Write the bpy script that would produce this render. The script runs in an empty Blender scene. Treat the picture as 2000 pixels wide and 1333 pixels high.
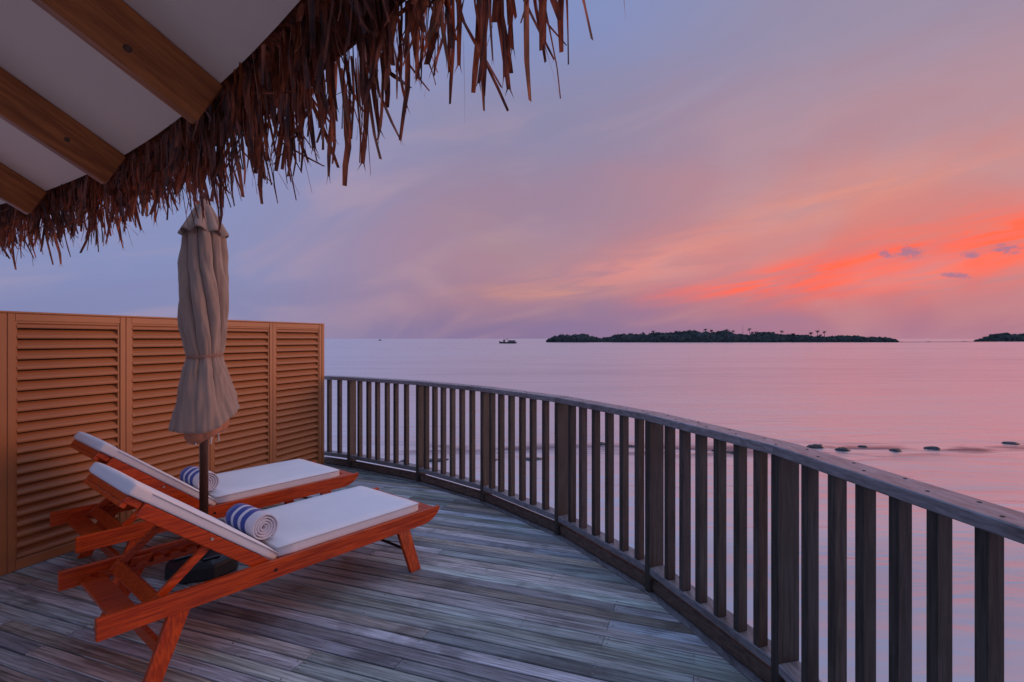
import bpy, math, random
from math import sin, cos, pi, radians, sqrt, atan2, exp
from mathutils import Vector, Matrix, noise as mnoise

random.seed(11)
sc = bpy.context.scene
COL = sc.collection

# ------------------------------------------------------------------ camera
cam_d = bpy.data.cameras.new("camera")
cam = bpy.data.objects.new("camera", cam_d)
COL.objects.link(cam)
cam.location = (0, 0, 1.6)
cam.rotation_euler = (radians(90), 0, 0)
cam_d.sensor_width = 36
cam_d.lens = 36 * 1020 / 2000
cam_d.shift_y = -0.00225
cam_d.clip_start = 0.05
cam_d.clip_end = 60000
sc.camera = cam

# ------------------------------------------------------------------ colour helpers
def lin(c):
    def f(v):
        v /= 255.0
        return v / 12.92 if v <= 0.04045 else ((v + 0.055) / 1.055) ** 2.4
    return (f(c[0]), f(c[1]), f(c[2]), 1.0)

class NG:
    """small node-graph helper"""
    def __init__(self, tree):
        self.t = tree; self.n = tree.nodes; self.l = tree.links
    def put(self, sock, v):
        if hasattr(v, "is_output") or isinstance(v, bpy.types.NodeSocket):
            self.l.new(v, sock)
        elif v is not None:
            sock.default_value = v
    def m(self, op, a, b=None, c=None, clamp=False):
        n = self.n.new("ShaderNodeMath"); n.operation = op; n.use_clamp = clamp
        self.put(n.inputs[0], a)
        if b is not None: self.put(n.inputs[1], b)
        if c is not None: self.put(n.inputs[2], c)
        return n.outputs[0]
    def smooth(self, x, lo, hi, a=0.0, b=1.0):
        n = self.n.new("ShaderNodeMapRange"); n.interpolation_type = 'SMOOTHSTEP'
        self.put(n.inputs[0], x)
        n.inputs[1].default_value = lo; n.inputs[2].default_value = hi
        n.inputs[3].default_value = a; n.inputs[4].default_value = b
        return n.outputs[0]
    def mix(self, f, a, b, mode='MIX'):
        n = self.n.new("ShaderNodeMix"); n.data_type = 'RGBA'; n.blend_type = mode
        self.put(n.inputs[0], f); self.put(n.inputs[6], a); self.put(n.inputs[7], b)
        return n.outputs[2]
    def ramp(self, x, stops, interp='LINEAR'):
        n = self.n.new("ShaderNodeValToRGB"); n.color_ramp.interpolation = interp
        e = n.color_ramp.elements
        while len(e) < len(stops): e.new(0.5)
        for i, (p, c) in enumerate(stops):
            e[i].position = p; e[i].color = c if len(c) == 4 else (*c, 1)
        self.put(n.inputs[0], x)
        return n.outputs[0]
    def noise(self, vec, scale=5, detail=3, rough=0.5, dist=0.0):
        n = self.n.new("ShaderNodeTexNoise")
        if vec is not None: self.l.new(vec, n.inputs["Vector"])
        n.inputs["Scale"].default_value = scale; n.inputs["Detail"].default_value = detail
        n.inputs["Roughness"].default_value = rough; n.inputs["Distortion"].default_value = dist
        return n.outputs["Fac"]
    def xyz(self, x, y, z):
        n = self.n.new("ShaderNodeCombineXYZ")
        self.put(n.inputs[0], x); self.put(n.inputs[1], y); self.put(n.inputs[2], z)
        return n.outputs[0]
    def mapping(self, vec, scale=(1, 1, 1), rot=(0, 0, 0), loc=(0, 0, 0)):
        n = self.n.new("ShaderNodeMapping")
        self.l.new(vec, n.inputs[0]); n.inputs[1].default_value = loc
        n.inputs[2].default_value = rot; n.inputs[3].default_value = scale
        return n.outputs[0]
    def bump(self, h, strength=0.3, dist=0.01):
        n = self.n.new("ShaderNodeBump"); n.inputs["Strength"].default_value = strength
        n.inputs["Distance"].default_value = dist; self.l.new(h, n.inputs["Height"])
        return n.outputs[0]

# ------------------------------------------------------------------ world: dusk sky
SUN_AZ, SUN_EL = 78.0, 4.0        # azimuth to the right of straight ahead, elevation
world = bpy.data.worlds.new("World"); sc.world = world; world.use_nodes = True
wt = world.node_tree
for n in list(wt.nodes): wt.nodes.remove(n)
g = NG(wt)
tc = wt.nodes.new("ShaderNodeTexCoord")
sep = wt.nodes.new("ShaderNodeSeparateXYZ"); wt.links.new(tc.outputs["Generated"], sep.inputs[0])
DEG = 57.29578
az = g.m('MULTIPLY', g.m('ARCTAN2', sep.outputs[0], sep.outputs[1]), DEG)
el = g.m('MULTIPLY', g.m('ARCSINE', g.m('MINIMUM', g.m('MAXIMUM', sep.outputs[2], -1.0), 1.0)), DEG)
cv = g.xyz(g.m('MULTIPLY', az, 0.035), g.m('MULTIPLY', g.m('SUBTRACT', el, g.m('MULTIPLY', az, 0.13)), 0.22), 0.0)
n_streak = g.noise(cv, 3.0, 5, 0.55, 0.6)
cv2 = g.xyz(g.m('MULTIPLY', az, 0.03), g.m('MULTIPLY', g.m('SUBTRACT', el, g.m('MULTIPLY', az, 0.22)), 0.075), 3.7)
n_soft = g.noise(cv2, 1.8, 3, 0.5, 0.8)
el_w = g.m('ADD', el, g.m('MULTIPLY', g.m('SUBTRACT', n_soft, 0.5), 9.0))
def elramp(stops):
    return g.ramp(g.m('DIVIDE', el_w, 90.0, clamp=True), [(e / 90.0, lin(c)) for e, c in stops], 'EASE')
colA = elramp([(0, (124, 128, 168)), (8, (126, 136, 178)), (22, (128, 145, 192)), (38, (124, 143, 200)), (60, (164, 188, 238)), (90, (180, 204, 252))])
colB = elramp([(0, (132, 112, 146)), (4, (154, 120, 140)), (8, (162, 126, 142)), (14, (150, 126, 148)), (22, (134, 130, 160)), (32, (122, 136, 182)), (60, (164, 188, 238)), (90, (180, 204, 252))])
colC = elramp([(0, (166, 116, 136)), (4, (184, 116, 124)), (9, (202, 124, 120)), (14, (188, 132, 134)), (20, (168, 132, 144)), (28, (144, 134, 158)), (38, (130, 138, 172)), (60, (164, 188, 238)), (90, (180, 204, 252))])
base = g.mix(g.smooth(az, -36, 0), colA, colB)
fC = g.m('MULTIPLY', g.smooth(az, 2, 36), g.smooth(az, 105, 165, 1.0, 0.0))
base = g.mix(fC, base, colC)
base = g.mix(g.smooth(az, 120, 178), base, colA)
# faint cream wisps low in the middle of the sky
def wisp(a0, e0, wa, we, slope, col, amt, base):
    da = g.m('DIVIDE', g.m('SUBTRACT', az, a0), wa)
    de = g.m('DIVIDE', g.m('SUBTRACT', g.m('SUBTRACT', el, e0), g.m('MULTIPLY', g.m('SUBTRACT', az, a0), slope)), we)
    d2 = g.m('ADD', g.m('MULTIPLY', da, da), g.m('MULTIPLY', de, de))
    f = g.m('EXPONENT', g.m('MULTIPLY', d2, -1.0))
    f = g.m('MULTIPLY', f, g.smooth(n_streak, 0.36, 0.62, 0.25, amt * 1.4))
    return g.mix(g.m('MINIMUM', f, 1.0), base, lin(col))
base = wisp(3.5, 5.2, 8.0, 1.0, 0.03, (196, 140, 126), 0.55, base)
base = wisp(-1.5, 10.5, 6.0, 2.2, -0.45, (164, 136, 142), 0.35, base)
base = wisp(20.0, 9.5, 9.0, 1.6, 0.16, (206, 134, 128), 0.4, base)
base = wisp(32.0, 13.0, 12.0, 2.0, 0.16, (216, 138, 122), 0.55, base)
base = wisp(15.0, 7.6, 11.0, 2.0, 0.14, (220, 140, 130), 0.5, base)
# red afterglow: streaks fanning out from low right
dl = g.m('SUBTRACT', az, 19.0)
elc = g.m('ADD', 4.7, g.m('MULTIPLY', dl, 0.115))
wid = g.m('ADD', 1.1, g.m('MULTIPLY', g.smooth(az, 15, 40), 1.35))
dd = g.m('DIVIDE', g.m('SUBTRACT', el, elc), wid)
glow = g.m('EXPONENT', g.m('MULTIPLY', g.m('MULTIPLY', dd, dd), -1.0))
glow = g.m('MULTIPLY', glow, g.m('MULTIPLY', g.smooth(az, 9, 31), g.smooth(az, 60, 105, 1.0, 0.0)))
fv = g.xyz(g.m('MULTIPLY', az, 0.055), g.m('MULTIPLY', g.m('SUBTRACT', el, g.m('MULTIPLY', az, 0.16)), 0.62), 5.0)
n_fine = g.noise(fv, 1.5, 4, 0.55, 0.8)
glow = g.m('MULTIPLY', glow, g.smooth(n_streak, 0.32, 0.55, 0.45, 1.2))
glow = g.m('MULTIPLY', glow, g.smooth(n_fine, 0.32, 0.56, 0.65, 1.1))
gcol = g.mix(g.smooth(n_fine, 0.36, 0.62), lin((232, 108, 100)), lin((255, 100, 70)))
base = g.mix(g.m('MINIMUM', glow, 0.92), base, gcol)
base = g.mix(g.m('MULTIPLY', g.smooth(n_soft, 0.45, 0.7, 0.0, 0.30), g.smooth(el, 14, 34, 1.0, 0.0)), base, lin((186, 150, 156)))
# small slate-blue cloud puffs
pn = g.noise(g.xyz(g.m('MULTIPLY', az, 0.9), g.m('MULTIPLY', el, 2.2), 1.3), 1.5, 5, 0.65, 0.8)
puff = None
for (px, py, rx, ry) in [(1777, 494, 31, 15), (1727, 497, 15, 8), (1895, 499, 22, 8), (1966, 486, 36, 12), (1866, 538, 34, 7)]:
    a = math.atan((px - 1000) / 1020); e = math.atan((662 - py) / 1020 * cos(a))
    k = DEG / 1020 * cos(a)
    da = g.m('DIVIDE', g.m('SUBTRACT', az, a * DEG), rx * k * cos(a))
    de = g.m('DIVIDE', g.m('ADD', g.m('SUBTRACT', el, e * DEG), g.m('MULTIPLY', g.m('SUBTRACT', az, a * DEG), 0.18)), ry * k)
    d = g.m('EXPONENT', g.m('MULTIPLY', g.m('ADD', g.m('MULTIPLY', da, da), g.m('MULTIPLY', de, de)), -1.0))
    puff = d if puff is None else g.m('ADD', puff, d)
puff = g.smooth(g.m('MULTIPLY', puff, g.m('MULTIPLY', g.m('SUBTRACT', pn, 0.22), 3.4)), 0.25, 0.95, 0.0, 0.8)
base = g.mix(puff, base, lin((150, 112, 140)))
sky = wt.nodes.new("ShaderNodeTexSky"); sky.sky_type = 'NISHITA'; sky.sun_disc = False
sky.sun_elevation = radians(SUN_EL); sky.sun_rotation = radians(SUN_AZ)
sky.dust_density = 3.0
bg1 = wt.nodes.new("ShaderNodeBackground"); bg1.inputs[1].default_value = 0.80
wt.links.new(base, bg1.inputs[0])
bg2 = wt.nodes.new("ShaderNodeBackground"); bg2.inputs[1].default_value = 0.002
wt.links.new(sky.outputs[0], bg2.inputs[0])
addw = wt.nodes.new("ShaderNodeAddShader"); wo = wt.nodes.new("ShaderNodeOutputWorld")
wt.links.new(bg1.outputs[0], addw.inputs[0]); wt.links.new(bg2.outputs[0], addw.inputs[1])
wt.links.new(addw.outputs[0], wo.inputs[0])

sun_d = bpy.data.lights.new("sun", 'SUN'); sun = bpy.data.objects.new("sun", sun_d); COL.objects.link(sun)
sun_d.energy = 1.15; sun_d.angle = radians(56); sun_d.color = (1.0, 0.52, 0.34)
to_sun = Vector((sin(radians(SUN_AZ)) * cos(radians(SUN_EL)), cos(radians(SUN_AZ)) * cos(radians(SUN_EL)), sin(radians(SUN_EL))))
sun.rotation_euler = (-to_sun).to_track_quat('-Z', 'Y').to_euler()
sun.location = (8, 10, 6)

sc.view_settings.view_transform = 'Standard'; sc.view_settings.look = 'None'
sc.view_settings.gamma = 1.0; sc.view_settings.use_curve_mapping = False
sc.view_settings.exposure = 0.48
sc.render.engine = 'CYCLES'
sc.cycles.use_denoising = True
sc.cycles.max_bounces = 6; sc.cycles.diffuse_bounces = 4; sc.cycles.glossy_bounces = 3
sc.cycles.sample_clamp_indirect = 5

# ------------------------------------------------------------------ materials
def new_mat(name):
    m = bpy.data.materials.new(name); m.use_nodes = True
    g = NG(m.node_tree)
    b = m.node_tree.nodes["Principled BSDF"]
    return m, g, b
def texco(g, kind="Object"):
    n = g.n.new("ShaderNodeTexCoord"); return n.outputs[kind]
def objrand(g):
    n = g.n.new("ShaderNodeObjectInfo"); return n.outputs["Random"]
def geo_pos(g):
    n = g.n.new("ShaderNodeNewGeometry"); return n.outputs["Position"]

def wood(name, dark, light, grain=(1.2, 26, 26), rough=0.5, var=0.25, bump=0.25, bumpd=0.002, tints=None, stain=0.3, stain_col=(0.05, 0.04, 0.035), vec=None):
    m, g, b = new_mat(name)
    co = texco(g)
    r = objrand(g)
    off = g.xyz(g.m('MULTIPLY', r, 37.0), g.m('MULTIPLY', r, 91.0), g.m('MULTIPLY', r, 17.0))
    va = g.n.new("ShaderNodeVectorMath"); va.operation = 'ADD'
    g.l.new(co, va.inputs[0]); g.l.new(off, va.inputs[1])
    p = va.outputs[0]
    gr = g.noise(g.mapping(p, grain), 3.0, 6, 0.62, 0.4)
    fine = g.noise(g.mapping(p, tuple(3 * q for q in grain)), 7.0, 3, 0.6)
    col = g.mix(g.smooth(gr, 0.32, 0.68), (*dark, 1), (*light, 1))
    if tints:
        st = [(i / max(1, len(tints) - 1), (*t, 1)) for i, t in enumerate(tints)]
        rr = g.m('FRACT', g.m('MULTIPLY', r, 7.31))
        tint = g.ramp(rr, st)
        col = g.mix(0.75, col, g.mix(1.0, col, tint, 'MULTIPLY'))
    bright = g.m('ADD', 1.0 - var, g.m('MULTIPLY', r, 2 * var))
    hs = g.n.new("ShaderNodeHueSaturation"); g.l.new(col, hs.inputs["Color"]); g.l.new(bright, hs.inputs["Value"])
    blot = g.noise(p, 2.3, 5, 0.65)
    col = g.mix(g.smooth(blot, 0.5, 0.72, 0.0, stain), hs.outputs[0], (*stain_col, 1))
    g.l.new(col, b.inputs["Base Color"])
    g.l.new(g.m('ADD', rough - 0.12, g.m('MULTIPLY', g.m('ADD', blot, fine), 0.12)), b.inputs["Roughness"])
    h = g.m('ADD', gr, g.m('MULTIPLY', fine, 0.5))
    g.l.new(g.bump(h, bump, bumpd), b.inputs["Normal"])
    return m

M = {}
M['deck'] = wood("weathered_deck_wood", (0.18, 0.175, 0.17), (0.60, 0.61, 0.62), grain=(0.9, 24, 24), rough=0.36, var=0.5,
                 bump=0.6, bumpd=0.003, tints=[(0.80, 0.62, 0.44), (1.2, 1.2, 1.3), (0.66, 0.54, 0.40), (0.78, 0.94, 0.80), (0.98, 0.95, 1.04), (0.58, 0.52, 0.42), (0.88, 1.0, 1.16), (0.70, 0.86, 0.76), (1.15, 1.15, 1.28)], stain=0.62, stain_col=(0.045, 0.035, 0.03))
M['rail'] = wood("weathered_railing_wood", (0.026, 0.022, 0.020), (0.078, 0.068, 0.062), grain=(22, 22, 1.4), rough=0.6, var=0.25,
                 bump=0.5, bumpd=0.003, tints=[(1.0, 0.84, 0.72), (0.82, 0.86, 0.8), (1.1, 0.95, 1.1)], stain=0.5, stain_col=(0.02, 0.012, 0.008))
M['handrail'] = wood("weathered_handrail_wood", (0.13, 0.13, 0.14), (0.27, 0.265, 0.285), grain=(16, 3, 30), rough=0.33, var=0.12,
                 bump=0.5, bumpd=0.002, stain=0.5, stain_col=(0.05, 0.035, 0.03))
M['kerb'] = wood("brown_kerb_wood", (0.07, 0.045, 0.034), (0.17, 0.115, 0.085), grain=(6, 6, 20), rough=0.55, var=0.2,
                 bump=0.5, bumpd=0.002, stain=0.4, stain_col=(0.03, 0.02, 0.018))
M['redwood'] = wood("varnished_red_wood", (0.36, 0.032, 0.005), (0.72, 0.092, 0.010), grain=(1.5, 30, 30), rough=0.30, var=0.08,
                    bump=0.12, bumpd=0.001, stain=0.35, stain_col=(0.22, 0.03, 0.008))
M['redwood_leg'] = wood("varnished_red_leg_wood", (0.36, 0.032, 0.005), (0.72, 0.092, 0.010), grain=(30, 30, 1.5), rough=0.30, var=0.08,
                    bump=0.12, bumpd=0.001, stain=0.35, stain_col=(0.22, 0.03, 0.008))
M['rafter'] = wood("oiled_pine_rafter", (0.27, 0.070, 0.014), (0.50, 0.145, 0.032), grain=(1.1, 13, 13), rough=0.5, var=0.06,
                   bump=0.15, bumpd=0.001, stain=0.3, stain_col=(0.09, 0.03, 0.01))
M['pole'] = wood("dark_umbrella_pole_wood", (0.05, 0.02, 0.01), (0.11, 0.045, 0.022), grain=(20, 20, 1.5), rough=0.45, var=0.0, stain=0.2)

def plain(name, col, rough=0.5, metal=0.0, nscale=8, namt=0.12, bump=0.0, bscale=60, bd=0.002, spec=None, ani=(1, 1, 1)):
    m, g, b = new_mat(name)
    co = g.mapping(texco(g), ani)
    n = g.noise(co, nscale, 4, 0.6)
    dk = tuple(c * (1 - namt * 2) for c in col); lt = tuple(min(1, c * (1 + namt)) for c in col)
    g.l.new(g.mix(n, (*dk, 1), (*lt, 1)), b.inputs["Base Color"])
    g.l.new(g.m('ADD', rough - 0.08, g.m('MULTIPLY', n, 0.16)), b.inputs["Roughness"])
    b.inputs["Metallic"].default_value = metal
    if spec is not None: b.inputs["Specular IOR Level"].default_value = spec
    if bump: g.l.new(g.bump(g.noise(co, bscale, 2, 0.5), bump, bd), b.inputs["Normal"])
    return m
M['screen'] = plain("brown_louvre_paint", (0.44, 0.175, 0.064), 0.42, nscale=3, namt=0.08, bump=0.05, bscale=25)
M['cushion'] = plain("white_cushion_fabric", (0.86, 0.85, 0.86), 0.85, nscale=5, namt=0.04, bump=0.25, bscale=900, bd=0.0006)
M['piping'] = plain("cushion_piping_fabric", (0.62, 0.59, 0.6), 0.85, nscale=9, namt=0.05)
M['black_metal'] = plain("dark_bolt_metal", (0.05, 0.04, 0.04), 0.4, 0.8)
M['buckle'] = plain("pale_strap_buckle", (0.5, 0.5, 0.48), 0.4, 0.3)
M['base'] = plain("black_umbrella_base_plastic", (0.018, 0.02, 0.024), 0.35, nscale=6, namt=0.3, bump=0.1, bscale=30)
M['ceiling'] = plain("cream_ceiling_panel", (0.90, 0.66, 0.50), 0.85, nscale=1.5, namt=0.04)
M['screw'] = plain("pale_screw_head", (0.42, 0.40, 0.36), 0.4, 0.6)
M['rock'] = plain("dark_wet_rock", (0.035, 0.03, 0.032), 0.35, nscale=5, namt=0.35, bump=0.8, bscale=7, bd=0.08)
M['joist'] = plain("dark_joist_wood", (0.022, 0.018, 0.016), 0.8)
M['hull'] = plain("dark_boat_hull_paint", (0.03, 0.022, 0.03), 0.5)
M['cabin'] = plain("grey_boat_cabin_paint", (0.12, 0.10, 0.11), 0.5)
M['sand'] = plain("pale_sand", (0.20, 0.16, 0.14), 0.9, nscale=0.05, namt=0.2)
M['steel'] = plain("steel_mast", (0.12, 0.11, 0.12), 0.5, 0.5)
M['trunk'] = plain("palm_trunk_bark", (0.06, 0.045, 0.04), 0.9)

# umbrella canvas
m, g, b = new_mat("taupe_umbrella_canvas")
co = texco(g)
n = g.noise(g.mapping(co, (3, 3, 1)), 4, 5, 0.6)
g.l.new(g.mix(n, (0.22, 0.155, 0.115, 1), (0.42, 0.30, 0.225, 1)), b.inputs["Base Color"])
b.inputs["Roughness"].default_value = 0.9
b.inputs["Sheen Weight"].default_value = 0.2
g.l.new(g.bump(g.m('ADD', g.noise(g.mapping(co, (1, 1, 1)), 420, 1), g.m('MULTIPLY', g.noise(g.mapping(co, (6, 6, 1.2)), 3, 3), 2.0)), 0.35, 0.004), b.inputs["Normal"])
M['canvas'] = m
M['canvas_inner'] = plain("warm_lit_inner_canvas", (0.48, 0.20, 0.11), 0.9, nscale=6, namt=0.12)  # inner cloth with the warm light on it put into its colour
M['strap'] = plain("brown_tie_strap", (0.30, 0.16, 0.11), 0.8)

# towels: blue stripes across the roll's axis (local y)
m, g, b = new_mat("striped_towel_terry")
co = texco(g)
s = g.n.new("ShaderNodeSeparateXYZ"); g.l.new(co, s.inputs[0])
nz = g.noise(co, 60, 2)
yy = g.m('ADD', s.outputs[1], g.m('MULTIPLY', g.m('SUBTRACT', nz, 0.5), 0.004))
W_ = (0.70, 0.68, 0.74, 1); B_ = (0.004, 0.032, 0.30, 1)
L_ = 0.33
st = [(0.0, W_), (0.086 / L_, B_), (0.140 / L_, W_), (0.172 / L_, B_), (0.226 / L_, W_), (0.256 / L_, B_), (0.31 / L_, B_)]
g.l.new(g.ramp(g.m('DIVIDE', yy, L_, clamp=True), st, 'CONSTANT'), b.inputs["Base Color"])
b.inputs["Roughness"].default_value = 0.95
b.inputs["Sheen Weight"].default_value = 0.3
g.l.new(g.bump(g.noise(co, 260, 2), 0.6, 0.003), b.inputs["Normal"])
M['towel'] = m

# dry thatch leaf
m, g, b = new_mat("dry_palm_thatch")
pos = geo_pos(g)
n1 = g.noise(g.mapping(pos, (9, 9, 1.2)), 6, 3, 0.6)
n2 = g.noise(pos, 2.2, 3, 0.6)
c = g.ramp(n1, [(0.30, (0.020, 0.007, 0.005, 1)), (0.44, (0.12, 0.030, 0.012, 1)), (0.56, (0.32, 0.070, 0.022, 1)), (0.75, (0.50, 0.14, 0.055, 1))])
c = g.mix(g.smooth(n2, 0.4, 0.65, 0.0, 0.5), c, (0.035, 0.014, 0.010, 1))
g.l.new(c, b.inputs["Base Color"]); b.inputs["Roughness"].default_value = 0.6
tr = g.n.new("ShaderNodeBsdfTranslucent"); g.l.new(c, tr.inputs[0])
mx = g.n.new("ShaderNodeMixShader"); mx.inputs[0].default_value = 0.25
out = g.n["Material Output"]
g.l.new(b.outputs[0], mx.inputs[1]); g.l.new(tr.outputs[0], mx.inputs[2]); g.l.new(mx.outputs[0], out.inputs[0])
M['thatch'] = m

# far foliage, its colour lifted and blued in place of air haze
m, g, b = new_mat("far_island_foliage")
n = g.noise(geo_pos(g), 0.35, 4, 0.7)
g.l.new(g.ramp(n, [(0.3, (0.018, 0.026, 0.030, 1)), (0.7, (0.070, 0.085, 0.078, 1))]), b.inputs["Base Color"])
b.inputs["Roughness"].default_value = 0.9; b.inputs["Specular IOR Level"].default_value = 0.1
M['foliage'] = m

# sea: smoothed by long exposure, soft lavender water over pale sand
m, g, b = new_mat("calm_sea_water")
pos = geo_pos(g)
sp = g.n.new("ShaderNodeSeparateXYZ"); g.l.new(pos, sp.inputs[0])
n_big = g.noise(g.mapping(pos, (0.05, 0.30, 1), (0, 0, radians(-6))), 1.0, 5, 0.6, 0.5)
n_mid = g.noise(g.mapping(pos, (0.35, 1.3, 1), (0, 0, radians(8))), 1.0, 3, 0.55, 0.7)
n_far = g.noise(g.mapping(pos, (0.004, 0.03, 1)), 1.0, 4, 0.6)
near = g.smooth(sp.outputs[1], 9, 16, 1.0, 0.0)
# band of reef weed near the rocks
db = g.m('DIVIDE', g.m('SUBTRACT', g.m('SUBTRACT', sp.outputs[1], 14.6), g.m('MULTIPLY', g.m('SUBTRACT', n_big, 0.5), 2.4)), 0.75)
reef = g.m('MULTIPLY', g.m('EXPONENT', g.m('MULTIPLY', g.m('MULTIPLY', db, db), -1.0)), g.smooth(n_mid, 0.38, 0.60))
body = g.mix(g.smooth(n_big, 0.3, 0.7), (0.38, 0.38, 0.42, 1), (0.54, 0.54, 0.58, 1))
body = g.mix(g.m('MULTIPLY', reef, 0.8), body, (0.06, 0.06, 0.08, 1))
dif = g.n.new("ShaderNodeBsdfDiffuse"); g.l.new(body, dif.inputs[0])
glo = g.n.new("ShaderNodeBsdfGlossy")
g.l.new(g.mix(g.m('MULTIPLY', reef, 0.85), (0.92, 0.95, 0.98, 1), (0.22, 0.20, 0.26, 1)), glo.inputs[0])
g.l.new(g.m('ADD', 0.16, g.m('MULTIPLY', g.m('ADD', n_big, n_far), 0.10)), glo.inputs["Roughness"])
hb = g.m('ADD', g.m('MULTIPLY', n_mid, 0.5), n_big)
bn = g.bump(hb, 0.6, 0.2)
g.l.new(bn, glo.inputs["Normal"])
lw = g.n.new("ShaderNodeLayerWeight"); lw.inputs[0].default_value = 0.5
fac = g.smooth(lw.outputs["Facing"], 0.35, 0.97, 0.22, 0.92)
mx = g.n.new("ShaderNodeMixShader"); 
sw = g.m('DIVIDE', g.m('SUBTRACT', sp.outputs[1], g.m('ADD', 158.0, g.m('MULTIPLY', n_far, 22.0))), 5.0)
swell = g.m('MULTIPLY', g.m('EXPONENT', g.m('MULTIPLY', g.m('MULTIPLY', sw, sw), -1.0)), 0.10)
fac = g.m('SUBTRACT', g.m('ADD', fac, g.m('MULTIPLY', g.m('SUBTRACT', g.m('ADD', n_big, n_far), 1.0), 0.55)), swell)
fac = g.m('MINIMUM', g.m('MAXIMUM', fac, 0.12), 0.93)
g.l.new(fac, mx.inputs[0])
g.l.new(dif.outputs[0], mx.inputs[1]); g.l.new(glo.outputs[0], mx.inputs[2])
g.l.new(mx.outputs[0], g.n["Material Output"].inputs[0])
M['sea'] = m

# ------------------------------------------------------------------ object helpers
def mesh(name, verts, faces, mat, smooth=False):
    me = bpy.data.meshes.new(name)
    me.from_pydata([tuple(v) for v in verts], [], faces)
    me.materials.append(mat)
    if smooth:
        me.polygons.foreach_set("use_smooth", [True] * len(me.polygons))
    me.update()
    return me
def link(name, data, parent=None, loc=None, rot=None, kind=None):
    o = bpy.data.objects.new(name, data); COL.objects.link(o)
    if parent is not None: o.parent = parent
    if loc is not None: o.location = loc
    if rot is not None: o.rotation_euler = rot
    if kind: o["kind"] = kind
    return o
def thing(name, label, cat, loc=(0, 0, 0), rotz=0.0, group=None, data=None):
    o = link(name, data, None, loc, (0, 0, rotz))
    o["label"] = label; o["category"] = cat
    if group: o["group"] = group
    return o

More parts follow.
